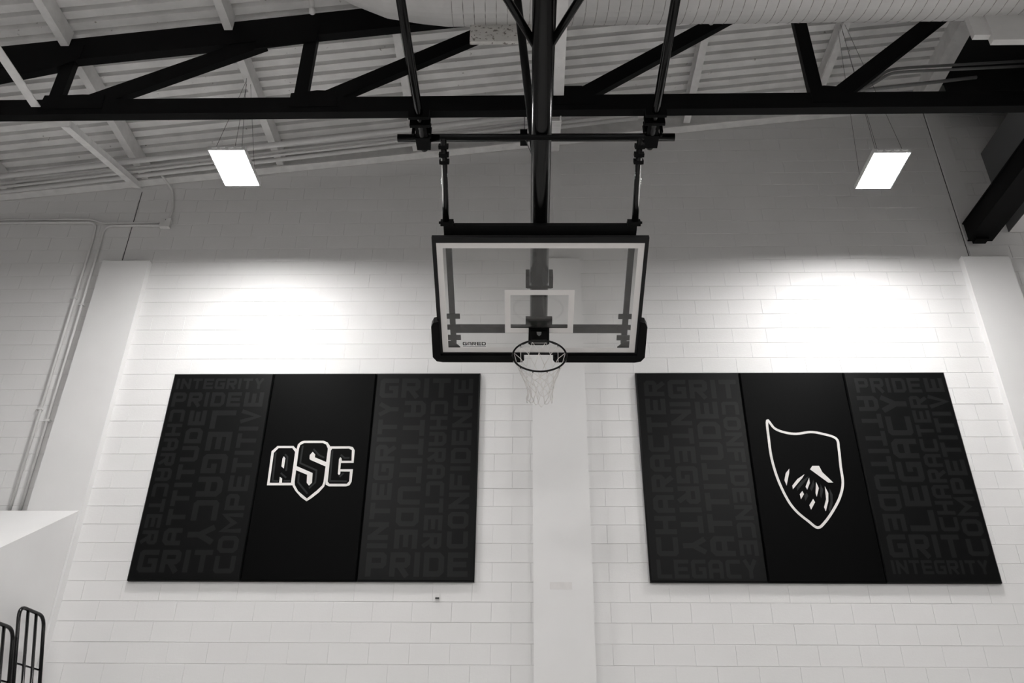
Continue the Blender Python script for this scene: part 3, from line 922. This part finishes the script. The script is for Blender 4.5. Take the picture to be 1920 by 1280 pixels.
# ------------------------------------------------------------------ overhead frame that carries the goal
F = empty('hoop_support_frame', (0.08, 6.55, 8.125))
tag(F, 'black pipe frame clamped under the truss that carries the goal', 'frame')
def FT(name, pts, r, m=M_BLACKG, n=14, par=None, label=None):
    return MB().tube([Vector(p) - F.location for p in pts], r, n).build(name, m, par or F, smooth=True, label=label)
for x in (-1.168, 1.335):
    sp = FT('side_pipe', [(x, 2.0, 8.07), (x, 7.00, 8.07), (x, 7.03, 8.07), (x, 7.045, 8.07)], [0.045, 0.045, 0.037, 0.015])
    b = MB()
    for yy in (6.49, 6.61):
        b.box(x - 0.11 - F.location.x, x + 0.11 - F.location.x, yy - 6.55 - 0.02, yy - 6.55 + 0.02, -0.115, 0.0)
    b.build('truss_clamp', M_BLACK, sp)
    b = MB()
    b.box(x - 0.075 - F.location.x, x + 0.075 - F.location.x, 6.80 - 6.55, 6.99 - 6.55, -0.1, 0.075)
    b.build('pipe_clamp', M_BLACK, sp)
    for s in (-1, 1):
        for yy in (6.72, 6.78):
            MB().tube([(x + s * 0.09 - F.location.x, yy - 6.55, -0.12), (x + s * 0.09 - F.location.x, yy - 6.55, 0.03)], 0.014, 8).build('clamp_bolt', M_BLACK, sp)
    MB().box(x - 0.06 - F.location.x, x + 0.06 - F.location.x, 6.6 - 6.55, 6.85 - 6.55, -0.09, -0.06).build('clamp_strap', M_BLACK, sp)
    # drop hangers to the pivot pipe (out of the picture, above the viewer)
    pv = MG @ Vector((x - 0.087, 3.76, -0.2))
    FT('drop_hanger', [(x, pv.y, pv.z), (x, pv.y, 8.07)], 0.04)
FT('cross_pipe', [(-1.455, 6.90, 8.125), (1.60, 6.925, 8.125)], 0.045)
FT('cross_pipe', [(-1.30, 5.0, 8.14), (1.47, 5.0, 8.14)], 0.036)
m0 = MG @ Vector((-0.05, 1.30, -0.26))
m1 = MG @ Vector((0.06, 1.60, -0.26))
FT('stay_pole', [m0, (-0.115, 5.0, 8.14)], 0.036, M_BLACK)
FT('stay_pole', [m1, (0.235, 5.0, 8.14)], 0.026, M_BLACK)
pb_ = MB()
pb_.box(-0.10 - 0.08, -0.02 - 0.08, 6.86 - 6.55, 6.96 - 6.55, -0.075, 0.075)
pul = pb_.build('pulley_block', M_BLACK, F)
FT('hoist_cable', [(-0.04, 6.88, 8.06), MG @ Vector((-0.06, 1.22, -0.27))], 0.0045, M_WIRE, 6, par=pul)
FT('hoist_cable', [(-0.05, 6.85, 8.19), (-0.045, 6.40, 8.60)], 0.0045, M_WIRE, 6, par=pul)

# ------------------------------------------------------------------ bar racks leaning against the vestibule wall
def rack(y0, y1, ztop, zbar, label):
    e = empty('metal_rack', (-4.13, (y0 + y1) / 2, 0))
    k = 0.2175
    def P(y, z): return Vector((-4.135 - k * z + 0.03, y, z)) - e.location
    rr = 0.018
    MB().tube(smooth_path([P(y0, 0.02), P(y0, ztop), P(y1, ztop), P(y1, 0.02)], 0.11, 6), rr, 10).build('hoop_tube', M_BLACKG, e, smooth=True)
    for f in (0.34, 0.67):
        yy = y0 + (y1 - y0) * f
        MB().tube([P(yy, 0.05), P(yy, ztop)], rr * 0.85, 8).build('bar', M_BLACKG, e, smooth=True)
    for z in (zbar, zbar - 1.2, 0.3):
        MB().tube([P(y0, z) + Vector((-0.02, 0, 0)), P(y1, z) + Vector((-0.02, 0, 0))], 0.009, 8).build('cross_rod', M_BLACKG, e, smooth=True)
    tag(e, label, 'rack', 'black bar racks leaning at lower left')
rack(8.0, 8.46, 3.30, 2.80, 'black bar rack leaning on the white wall, taller one nearer the pads')
rack(7.45, 7.93, 3.08, 2.62, 'black bar rack cut off by the left picture edge')
